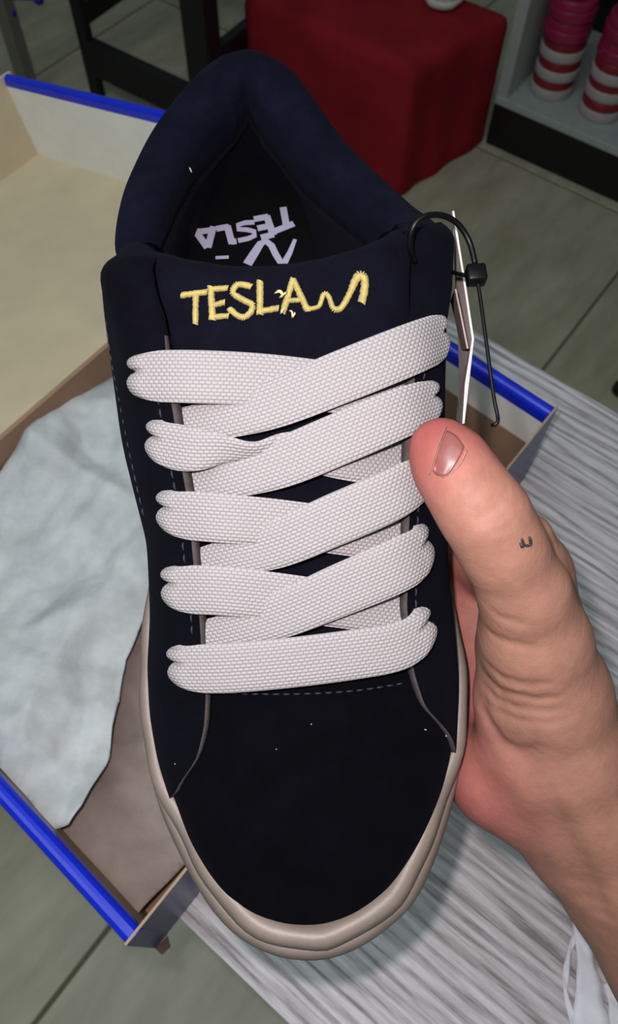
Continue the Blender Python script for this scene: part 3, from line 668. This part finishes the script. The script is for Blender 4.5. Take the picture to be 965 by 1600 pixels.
lace([(697, 524, hi_, 74), (640, 545, 0.0085, 76), (540, 585, 0.0078, 76), (430, 630, 0.0058, 72), (340, 655, 0.0026, 60), (248, 672, 0.0008, 52)])
lace([(684, 625, hi_, 68), (630, 645, 0.0085, 74), (540, 683, 0.0078, 76), (440, 722, 0.0058, 74), (350, 750, 0.0026, 58), (262, 768, 0.0008, 44)])
lace([(668, 742, hi_, 72), (610, 772, 0.0085, 78), (520, 815, 0.0078, 78), (430, 850, 0.0056, 72), (350, 874, 0.0026, 56), (276, 890, 0.0008, 44)])
lace([(670, 858, hi_, 84), (620, 884, 0.0085, 84), (530, 924, 0.0076, 80), (440, 960, 0.0054, 72), (360, 984, 0.0026, 56), (290, 998, 0.0008, 44)])
lace([(276, 1044, hi_, 74), (350, 1043, 0.0070, 78), (450, 1036, 0.0068, 78), (550, 1024, 0.0068, 78), (620, 1010, 0.0070, 76), (668, 986, hi_, 76)], True, True)

# ------------------------------------------------------------------ hang tag with its plastic loop
tagc = SW(722, 480, 0.08)
ht = empty('hang_tag', tagc); tag(ht, 'white card hang tag on a black plastic loop at the collar of the navy sneaker', 'tag')
def loc_(p): return np.asarray(p)-tagc
def card(name, front_px, back_px, mat, th_=0.0005):
    Fp = [SW(*p) for p in front_px]; Bp = [SW(*p) for p in back_px]; P = Fp+Bp[::-1]
    nrm = unit(np.cross(P[1]-P[0], P[-1]-P[0])); return MB().prism([loc_(p) for p in P], nrm*th_).build(name, mat, ht)
card('card', [(706, 330, .099), (722, 430, .095), (737, 530, .090), (726, 600, .087), (722, 662, .084)], [(702, 338, .060), (716, 440, .056), (729, 540, .052), (718, 606, .050), (712, 655, .049)], M['card'], 0.0006)
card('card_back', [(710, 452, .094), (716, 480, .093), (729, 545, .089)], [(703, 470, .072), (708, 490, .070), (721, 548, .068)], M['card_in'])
LP = [(648, 408, .1115), (640, 385, .1165), (645, 355, .121), (664, 338, .122), (692, 337, .120), (716, 351, .117), (733, 378, .114), (742, 412, .112)]
MB().tube([loc_(p) for p in spline([SW(*p) for p in LP], 50)], 0.00085, 10).build('loop', M['plastic'], ht, True)
TLp = [(746, 440, .112), (752, 480, .111), (762, 555, .109), (771, 620, .107), (777, 650, .106), (777, 660, .106), (771, 665, .1055), (768, 664, .105)]
MB().tube([loc_(p) for p in spline([SW(*p) for p in TLp], 40)], 0.00055, 8).build('strap_tail', M['plastic'], ht, True)
ax_, ay_, az_ = SM[:3, 0], SM[:3, 1], SM[:3, 2]; bc = SW(743, 430, .112)
MB().prism([loc_(bc+ax_*i*0.0027+ay_*j*0.0026-az_*0.0022) for i, j in ((-1, -1), (1, -1), (1, 1), (-1, 1))], az_*0.0044).build('lock', M['plastic'], ht, True, bevel=0.0007)
MB().tube([loc_(p) for p in (SW(735, 432, .112), SW(716, 428, .108), SW(705, 425, .103))], 0.0006, 6).build('lock_pin', M['plastic'], ht, True)

# ------------------------------------------------------------------ person: right hand and forearm
def hand():
    import openvdb
    W3 = lambda px, py, w_: SW(px, py, w_)
    U3 = lambda u, v_, w_: toW((u, v_, w_))
    caps = []                                  # (p, q, rp, rq)
    def chain(pts):
        for (p, r), (q, r2) in zip(pts[:-1], pts[1:]): caps.append((np.asarray(p), np.asarray(q), r, r2))
    thumb = [(W3(686, 700, .1005), .0078), (W3(704, 726, .102), .0091), (W3(734, 773, .1015), .0094), (W3(762, 812, .099), .0102), (W3(788, 862, .092), .0103), (W3(818, 925, .080), .0116), (W3(836, 1000, .064), .0148), (W3(856, 1080, .047), .0175), (W3(882, 1170, .030), .0198)]
    chain(thumb)
    chain([(W3(822, 940, .072), .0105), (W3(806, 1010, .052), .0105), (W3(812, 1090, .040), .0130), (W3(822, 1150, .030), .017)])      # thenar towards the palm
    palm_w = W3(855, 1215, .012)
    kn = [U3(.062, .142, -.010), U3(.065, .118, -.012), U3(.064, .096, -.012), U3(.060, .074, -.010)]
    for k, (q, r) in enumerate(zip(kn, (.0125, .0125, .012, .0115))):
        chain([(palm_w+(q-palm_w)*0.12+(k-1.5)*0.006*SM[:3, 0]*-1, .019), (palm_w+(q-palm_w)*0.6, .0165), (q, r+.002)])
    chain([(W3(835, 900, .060), .009), (W3(800, 905, .03), .011), (kn[0], .012)])                                                   # web to index
    chain([(W3(772, 1205, .014), .0162), (W3(800, 1215, .012), .0172), (W3(850, 1240, .008), .0180), (W3(905, 1280, .004), .0185)])        # heel of the palm
    for k, (v_, ln1, r) in enumerate(((.148, .9, .0092), (.122, 1.0, .0094), (.098, .94, .009), (.076, .78, .0082))):
        q = kn[k]
        chain([(q, r+.0018), (U3(.045, v_+.004, -.0115-.001), r+.0008), (U3(.045-.036*ln1, v_+.010, -.0125), r), (U3(.045-.062*ln1, v_+.013, -.0118), r*.93), (U3(.045-.080*ln1, v_+.014, -.0100), r*.80)])
    chain([(W3(827, 840, .064), .0072), (W3(838, 892, .052), .0098), (W3(850, 965, .044), .0125)])          # index knuckle behind the thumb
    # wrist and forearm
    chain([(W3(870, 1180, .028), .0215), (W3(922, 1250, .016), .0212), (W3(985, 1345, .002), .0228), (W3(1075, 1490, -.016), .0272), (W3(1165, 1625, -.032), .0325)])
    chain([(W3(848, 1238, .008), .0178), (W3(902, 1308, -.002), .0176), (W3(966, 1388, -.012), .0182), (W3(1060, 1518, -.028), .0220), (W3(1140, 1640, -.044), .0275)])
    P = np.array([c[0] for c in caps]+[c[1] for c in caps]); lo = P.min(0)-0.04; hi = P.max(0)+0.04; vx = 0.00085
    dims = np.ceil((hi-lo)/vx).astype(int)
    X = lo[0]+vx*np.arange(dims[0], dtype=np.float32); Y = lo[1]+vx*np.arange(dims[1], dtype=np.float32); Z = lo[2]+vx*np.arange(dims[2], dtype=np.float32)
    sd = np.full(dims, 0.02, np.float32); K_ = 0.006
    def sub(p, q, rad):
        a = np.minimum(p, q)-rad; b = np.maximum(p, q)+rad
        i0 = np.clip(((a-lo)/vx).astype(int), 0, dims); i1 = np.clip(((b-lo)/vx).astype(int)+1, 0, dims); return tuple(slice(s0, s1) for s0, s1 in zip(i0, i1))
    def dist(sl, p, q):
        d = (q-p).astype(np.float32); x = X[sl[0]][:, None, None]-p[0]; y = Y[sl[1]][None, :, None]-p[1]; z = Z[sl[2]][None, None, :]-p[2]
        t_ = np.clip((x*d[0]+y*d[1]+z*d[2])/max(1e-9, d.dot(d)), 0, 1)
        return np.sqrt((x-t_*d[0])**2+(y-t_*d[1])**2+(z-t_*d[2])**2), t_
    def smin(a, b, k):
        h_ = np.clip(k-np.abs(a-b), 0, None)/k; return np.minimum(a, b)-h_*h_*k*0.25
    for p, q, r, r2 in caps:
        sl = sub(p, q, max(r, r2)+0.024); d, t_ = dist(sl, p, q); sd[sl] = smin(sd[sl], (d-(r+(r2-r)*t_)).astype(np.float32), K_)
    def groove(pts, depth, sig):               # crease (depth > 0) or ridge (< 0) along a surface line
        P_ = [np.asarray(p) for p in pts]
        for p, q in zip(P_[:-1], P_[1:]):
            sl = sub(p, q, sig*3); d, t_ = dist(sl, p, q); sd[sl] += (depth*np.exp(-(d/sig)**2)).astype(np.float32)
    def surf_px(px, py):                       # first point of the hand on the ray through a pixel
        d = R @ np.array([(px-482.5)/F, -(py-800)/F, -1.0]); t_ = 0.15
        for _ in range(400):
            p = CAM+d*t_; ijk = ((p-lo)/vx).astype(int)
            if (ijk < 0).any() or (ijk >= dims).any(): t_ += 0.004; continue
            s_ = sd[tuple(ijk)]
            if s_ < 0.0006: return p
            t_ += max(0.0006, float(s_)*0.5)
        return None
    def crease(pxs, depth, sig):
        pxd = spline(np.array(pxs, float), 14) if len(pxs) > 2 else np.array(pxs, float)
        q = [surf_px(*p) for p in pxd]; q = [p for p in q if p is not None]
        if len(q) < 2: return
        q = np.array(q); acc = np.zeros(dims, np.float32) if False else None
        a = np.minimum.reduce(q)-sig*3; b = np.maximum.reduce(q)+sig*3
        i0 = np.clip(((a-lo)/vx).astype(int), 0, dims); i1 = np.clip(((b-lo)/vx).astype(int)+1, 0, dims); sl = tuple(slice(u_, v_) for u_, v_ in zip(i0, i1))
        dm = None
        for k, (p, p2) in enumerate(zip(q[:-1], q[1:])):
            d, t_ = dist(sl, p, p2); fade = math.sin(math.pi*(k+0.5)/(len(q)-1))**0.6
            e_ = depth*fade*np.exp(-(d/sig)**2); dm = e_ if dm is None else np.maximum(dm, e_)
        sd[sl] += dm.astype(np.float32)
    cr = [([(742, 812), (765, 803), (785, 785), (797, 762)], .0016, .0010), ([(738, 800), (760, 790), (778, 770)], .0008, .0009), ([(752, 822), (778, 816), (796, 798)], .0009, .0009),
          ([(722, 790), (742, 772), (752, 755)], .0005, .0009), ([(765, 835), (790, 825), (806, 812)], .0005, .0009),
          ([(765, 952), (790, 968), (830, 978)], .0006, .0013), ([(760, 985), (790, 1003), (835, 1012)], .0007, .0014),
          ([(752, 1030), (775, 1055), (815, 1070), (870, 1072)], .0012, .0016), ([(752, 1050), (780, 1078), (830, 1092), (875, 1090)], .0010, .0015), ([(755, 1075), (785, 1098), (835, 1112), (880, 1108)], .0009, .0015),
          ([(760, 1100), (790, 1118), (840, 1130), (885, 1126)], .0006, .0015),
          ([(748, 1090), (765, 1135), (790, 1168), (815, 1180), (840, 1170)], .0016, .0026),
          ([(818, 1180), (838, 1225), (870, 1290), (910, 1370), (945, 1450)], .0028, .0050), ([(860, 1165), (895, 1230), (930, 1290)], .0010, .006)]
    for c_ in cr: crease(*c_)
    # flatten the pad of the thumb where it presses the lace: handled by radius; nail bed
    g_ = openvdb.FloatGrid(0.02); g_.copyFromArray(sd); g_.transform = openvdb.createLinearTransform(vx) if hasattr(openvdb, 'createLinearTransform') else g_.transform
    V, Q = g_.convertToQuads(isovalue=0.0); V = np.asarray(V, float)
    s_ = vx if V.max() > 3 else 1.0
    V = V*s_+lo
    o_ = W3(870, 1200, .02)
    me_o = mesh('person', V-o_, Q, M['skin']); me_o.location = tuple(o_); fix_normals(me_o)
    sm = me_o.modifiers.new('smooth', 'SMOOTH'); sm.factor = 0.5; sm.iterations = 1
    # skin tone: warm tan, redder at the thumb tip and the palm
    def near(p, r): return np.exp(-(np.linalg.norm(V-p, axis=1)/r)**2)
    tan = np.array(lin(141, 105, 90)[:3]); red = np.array(lin(150, 76, 76)[:3]); pink = np.array(lin(144, 90, 84)[:3])
    c_ = np.tile(tan, (len(V), 1))
    def mixc(col_, wgt): c_[:] = c_*(1-wgt[:, None])+col_*wgt[:, None]
    mixc(red, np.clip(near(W3(676, 695, .1), .017)*1.3, 0, 1)*0.85)
    loc = (V-SM[:3, 3]) @ SM[:3, :3]
    mixc(pink, np.clip((0.052-loc[:, 2])/0.03, 0, 1)*np.clip((0.082-loc[:, 0])/0.02, 0, 1)*0.85)
    mixc(red, near(W3(765, 1205, .02), .022)*0.35)
    mixc(np.array(lin(128, 90, 75)[:3]), np.clip((loc[:, 0]-0.075)/0.06, 0, 1)*0.55)
    at_ = me_o.data.color_attributes.new('Skin', 'FLOAT_COLOR', 'POINT')
    at_.data.foreach_set('color', np.c_[c_, np.ones(len(V))].ravel())
    # thumbnail, nail edge and tattoo lie on the traced surface
    def surf_n(p):
        ijk = ((p-lo)/vx).astype(int); e = 2
        gq = np.array([sd[ijk[0]+e, ijk[1], ijk[2]]-sd[ijk[0]-e, ijk[1], ijk[2]], sd[ijk[0], ijk[1]+e, ijk[2]]-sd[ijk[0], ijk[1]-e, ijk[2]], sd[ijk[0], ijk[1], ijk[2]+e]-sd[ijk[0], ijk[1], ijk[2]-e]]); return unit(gq)
    def skin_patch(name, c00, c10, c11, c01, mat, lift_, dome, n=14, rnd=0.0, thick=0.0006):
        V_ = []
        for a in np.linspace(0, 1, n):
            for b in np.linspace(0, 1, n):
                aa_, bb_ = a, b
                if rnd:
                    x_, y_ = 2*a-1, 2*b-1; aa_ = 0.5+0.5*x_*(math.sqrt(1-rnd*y_*y_/2)); bb_ = 0.5+0.5*y_*(math.sqrt(1-rnd*x_*x_/2))
                px = (1-aa_)*(1-bb_)*c00[0]+aa_*(1-bb_)*c10[0]+aa_*bb_*c11[0]+(1-aa_)*bb_*c01[0]; py = (1-aa_)*(1-bb_)*c00[1]+aa_*(1-bb_)*c10[1]+aa_*bb_*c11[1]+(1-aa_)*bb_*c01[1]
                p = surf_px(px, py)
                if p is None: return
                V_.append(p+surf_n(p)*(lift_+dome*(1-(2*a-1)**2)*(1-(2*b-1)**2))-o_)
        G_ = np.array(V_).reshape(n, n, 3)
        for _ in range(14):
            E_ = np.pad(G_, ((1, 1), (1, 1), (0, 0)), mode='reflect', reflect_type='odd'); G_ = 0.5*G_+0.125*(E_[:-2, 1:-1]+E_[2:, 1:-1]+E_[1:-1, :-2]+E_[1:-1, 2:])
        V_ = list(G_.reshape(-1, 3))
        o = fix_normals(mesh(name, V_, grid_faces(n, n), mat, me_o)); s = o.modifiers.new('solid', 'SOLIDIFY'); s.thickness = thick; s.offset = 0
        return o
    skin_patch('thumbnail', (674, 741), (698, 668), (728, 698), (699, 746), M['nail'], 0.0002, 0.0003, 16, 0.5)
    def skin_line(name, pxs, r, mat, lift_=0.0):
        q = [surf_px(*p) for p in pxs]; q = [p+surf_n(p)*lift_-o_ for p in q if p is not None]
        if len(q) > 1: MB().tube(spline(q, 18) if len(q) > 2 else q, r, 6).build(name, mat, me_o, True)
    skin_line('nail_edge', [(671, 742), (678, 715), (687, 690), (697, 667)], 0.00014, M['nail_edge'], 0.0002)
    skin_line('nail_fold', [(690, 746), (706, 738), (720, 722), (729, 702)], 0.00022, M['nail_edge'], -0.0001)
    skin_line('tattoo', [(815, 842), (820, 852), (829, 851), (828, 840)], 0.0004, M['ink'], -0.0002)
    skin_line('tattoo', [(814, 848), (817, 856)], 0.0005, M['ink'], -0.0003)
    tag(me_o, 'bare right hand and forearm gripping the navy sneaker with thumb on its laces', 'person')
    return me_o
person = hand()

# ------------------------------------------------------------------ background: draped block, shelf, stool, post
c0 = at(620, 310, 0); cR = at(755, 222, 0); tL = at(377, -12, 0.30); c0[2] = cR[2] = 0; cL = np.array([tL[0], tL[1], 0])
e1, e2 = cR-c0, cL-c0; HB = 0.30
blk = empty('display_block', c0+(e1+e2)/2); tag(blk, 'low display block draped in red cloth standing before the shelf', 'display block')
V = []; nu = 24
ctrb = c0+(e1+e2)/2
ring = [c0+e1*t_ for t_ in np.linspace(0, 1, nu, endpoint=False)]+[c0+e1+e2*t_ for t_ in np.linspace(0, 1, nu, endpoint=False)]+[c0+e1+e2-e1*t_ for t_ in np.linspace(0, 1, nu, endpoint=False)]+[c0+e2-e2*t_ for t_ in np.linspace(0, 1, nu, endpoint=False)]
nr_ = len(ring)
for z_, ins, am in [(0.002, 0, .0035), (0.08, 0.002, .003), (0.16, 0.003, .002), (0.24, 0.004, .0015), (0.275, 0.005, .0), (0.292, 0.010, 0), (0.299, 0.022, 0), (0.300, 0.05, 0)]:
    for i, p in enumerate(ring):
        d = p-ctrb; V.append(d*(1-ins/np.linalg.norm(d))+np.array([0, 0, z_])+unit(d)*am*math.sin(i*0.75+0.6*math.sin(i*0.21)))
Fs = grid_faces(8, nr_, loop_c=True); V.append(np.array([0, 0, 0.299])); Fs += [(7*nr_+i, 7*nr_+(i+1) % nr_, 8*nr_) for i in range(nr_)]
fix_normals(mesh('cloth_cover', V, Fs, M['red'], blk))
MB().prism([(p-ctrb)*0.9 for p in (c0, cR, cR+e2, cL)], (0, 0, 0.28)).build('block_core', M['black'], blk)
# white shoe on the block (only its toe reaches the frame)
wc = at(686, 17, 0.303); dirw = unit(np.array([0.25, 1.0, 0])-0); ang = math.atan2(dirw[1], dirw[0])
ws = empty('white_shoe', wc, ang); tag(ws, 'white shoe standing on top of the red draped block', 'shoe')
def loftx(st, n=20):
    V = []
    for x_, hw_, z0, z1 in st:
        for q in np.linspace(0, 2*math.pi, n, endpoint=False):
            cy, sz = math.cos(q), math.sin(q); V.append((x_, hw_*np.sign(cy)*abs(cy)**0.75, (z0+z1)/2+(z1-z0)/2*np.sign(sz)*abs(sz)**0.75))
    return V, grid_faces(len(st), n, loop_c=True)+[tuple(range(n)), tuple(range((len(st)-1)*n, len(st)*n))]
MB().add(loftx([(-.004, .012, .004, .016), (.004, .027, 0, .02), (.03, .042, 0, .022), (.08, .048, 0, .022), (.15, .038, 0, .022), (.23, .036, 0, .024), (.28, .026, 0, .024), (.288, .014, .004, .02)])).build('sole', M['shoe_white'], ws, True)
MB().add(loftx([(.000, .010, .015, .028), (.008, .026, .015, .036), (.03, .038, .015, .047), (.08, .043, .015, .07), (.13, .036, .015, .095), (.18, .034, .015, .088), (.25, .032, .015, .08), (.28, .02, .015, .075)])).build('upper', M['shoe_white'], ws, True)

# shelf unit: plinth, board, upright, back
s0 = at(758, 223, 0); s1 = at(965, 317, 0); sd_ = unit(s1-s0); sb = np.array([-sd_[1], sd_[0], 0]); sb = sb if sb[1] > 0 else -sb
shf = empty('shelf_unit', s0); tag(shf, 'pale grey shelf unit on a black plinth right of the red block', 'shelf')
PH = 0.105
q4 = lambda a0, a1, b0, b1, z_: [sd_*a+sb*b+np.array([0, 0, z_]) for a, b in ((a0, b0), (a1, b0), (a1, b1), (a0, b1))]
MB().prism(q4(0.0, 1.3, 0.0, 0.36, 0.0), (0, 0, PH)).build('plinth', M['black'], shf)
MB().prism(q4(0.0, 1.3, -0.004, 0.38, PH), (0, 0, 0.018)).build('shelf_board', M['shelf'], shf, bevel=0.002)
MB().prism(q4(0.0, 0.026, 0.0, 0.38, PH+0.018), (0, 0, 0.9)).build('side_panel', M['shelf'], shf)
MB().prism(q4(0.0, 1.3, 0.37, 0.385, PH+0.018), (0, 0, 0.9)).build('back_panel', M['black'], shf)
zb = PH+0.018
tier = {0: 'bottom', 1: 'second', 2: 'third', 3: 'fourth', 4: 'topmost'}
def roll(loc, r, h, topmat, lab):
    t = empty('tape_roll', loc); tag(t, lab, 'roll', 'stacked rolls on the shelf')
    MB().add(lathe([(r*.55, 0.0), (r*.97, 0.0), (r, 0.003), (r*1.0, h*.50), (r*.985, h*.54), (r*.55, h*.54)], 36)).build('white_band', M['roll_white'] if topmat != 'pink' else M['roll_pink'], t, True)
    MB().add(lathe([(r*.55, h*.50), (r*.93, h*.50), (r*.95, h*.58), (r*.93, h*.96), (r*.9, h), (r*.58, h*.97), (r*.55, h*.6)], 36)).build('red_band', M['roll_red'] if topmat != 'pink' else M['roll_pink'], t, True)
    MB().add(lathe([(r*.56, 0.001), (r*.56, h*.9), (r*.50, h*.92), (r*.50, 0.001)], 24)).build('core', M['roll_core'], t, True)
for px, py, nm in ((860, 138, 'left stack'), (938, 172, 'middle stack'), (1030, 205, 'right stack')):
    b0 = at(px, py, zb)
    for k in range(5):
        pk = k >= 3
        roll(b0+np.array([random.uniform(-.003, .003), random.uniform(-.003, .003), zb-b0[2]+0.0005+k*0.0425]), 0.052 if pk else 0.050, 0.042, 'pink' if pk else 'red',
             '%s %s roll in the %s on the shelf' % (tier[k], 'magenta' if pk else 'white and red', nm))

# black stool at the upper left, only its legs and stretchers reach the frame
l1 = at(154, 150, 0); l2 = at(333, 232, 0); l1[2] = l2[2] = 0
ex = l2-l1; ey = unit(np.array([-ex[1], ex[0], 0])); ey = ey if ey[1] > 0 else -ey; dpt = 0.42
st = empty('stool', (l1+l2)/2+ey*dpt/2); tag(st, 'black wooden stool with a low stretcher left of the red block', 'stool'); so = (l1+l2)/2+ey*dpt/2
up_ = lambda p, z_: p-so+np.array([0, 0, z_])
for p, wd in ((l1, .030), (l2, .062), (l1+ey*dpt, .034), (l2+ey*dpt, .045)):
    MB().bar(up_(p, 0), up_(p, 0.62), wd, wd*0.8, side=ey).build('leg', M['black_wood'], st, bevel=0.003)
MB().bar(up_(l1, 0.105), up_(l2, 0.095), 0.026, 0.085).build('stretcher', M['black_wood'], st, bevel=0.003)
MB().bar(up_(l1+ey*dpt, 0.13), up_(l2+ey*dpt, 0.13), 0.026, 0.05).build('stretcher', M['black_wood'], st, bevel=0.003)
MB().bar(up_(l1, 0.20), up_(l1+ey*dpt, 0.20), 0.026, 0.05).build('stretcher', M['black_wood'], st, bevel=0.003)
MB().bar(up_(l2, 0.20), up_(l2+ey*dpt, 0.20), 0.026, 0.05).build('stretcher', M['black_wood'], st, bevel=0.003)
MB().prism([up_(p, 0.62) for p in (l1-ey*.02, l2-ey*.02, l2+ey*(dpt+.02), l1+ey*(dpt+.02))], (0, 0, 0.03)).build('seat', M['black_wood'], st, bevel=0.006)

# grey metal post with blue caps
pb = at(54, 165, 0); pb[2] = 0
po = empty('metal_post', pb); tag(po, 'grey metal post with two blue knobs at the upper left', 'post')
MB().bar((0, 0, 0), (0, 0, 0.7), 0.042, 0.03, side=(0.6, 0.8, 0)).build('post', M['grey_metal'], po, bevel=0.002)
for k, (px, py) in enumerate(((18, 18), (60, -2))):
    d = R @ np.array([(px-482.5)/F, -(py-800)/F, -1.0]); q = CAM+d*((pb[1]-0.0)/d[1])-pb; s_ = 1 if q[0] > 0 else -1
    V, Fs = lathe([(0.0, -.010), (.009, -.009), (.013, -.003), (.013, .005), (.008, .010), (0.0, .011)], 20)
    MB().add(([np.array([p[2]*s_, p[0], p[1]])+q for p in V], Fs)).tube([np.array([0.012*s_, 0, q[2]]), q], 0.004, 10).build('knob', M['blue_cap'], po, True)
# small black stopper on the floor at the right edge
kb = at(968, 612, 0); kb[2] = 0
ks = MB().add(lathe([(0.0, 0), (.016, 0), (.0175, .004), (.0165, .018), (.012, .026), (0, .028)], 24)).build('floor_stopper', M['black'], None, True); ks.location = tuple(kb)
tag(ks, 'small black rounded stopper on the floor tiles beyond the table', 'stopper')
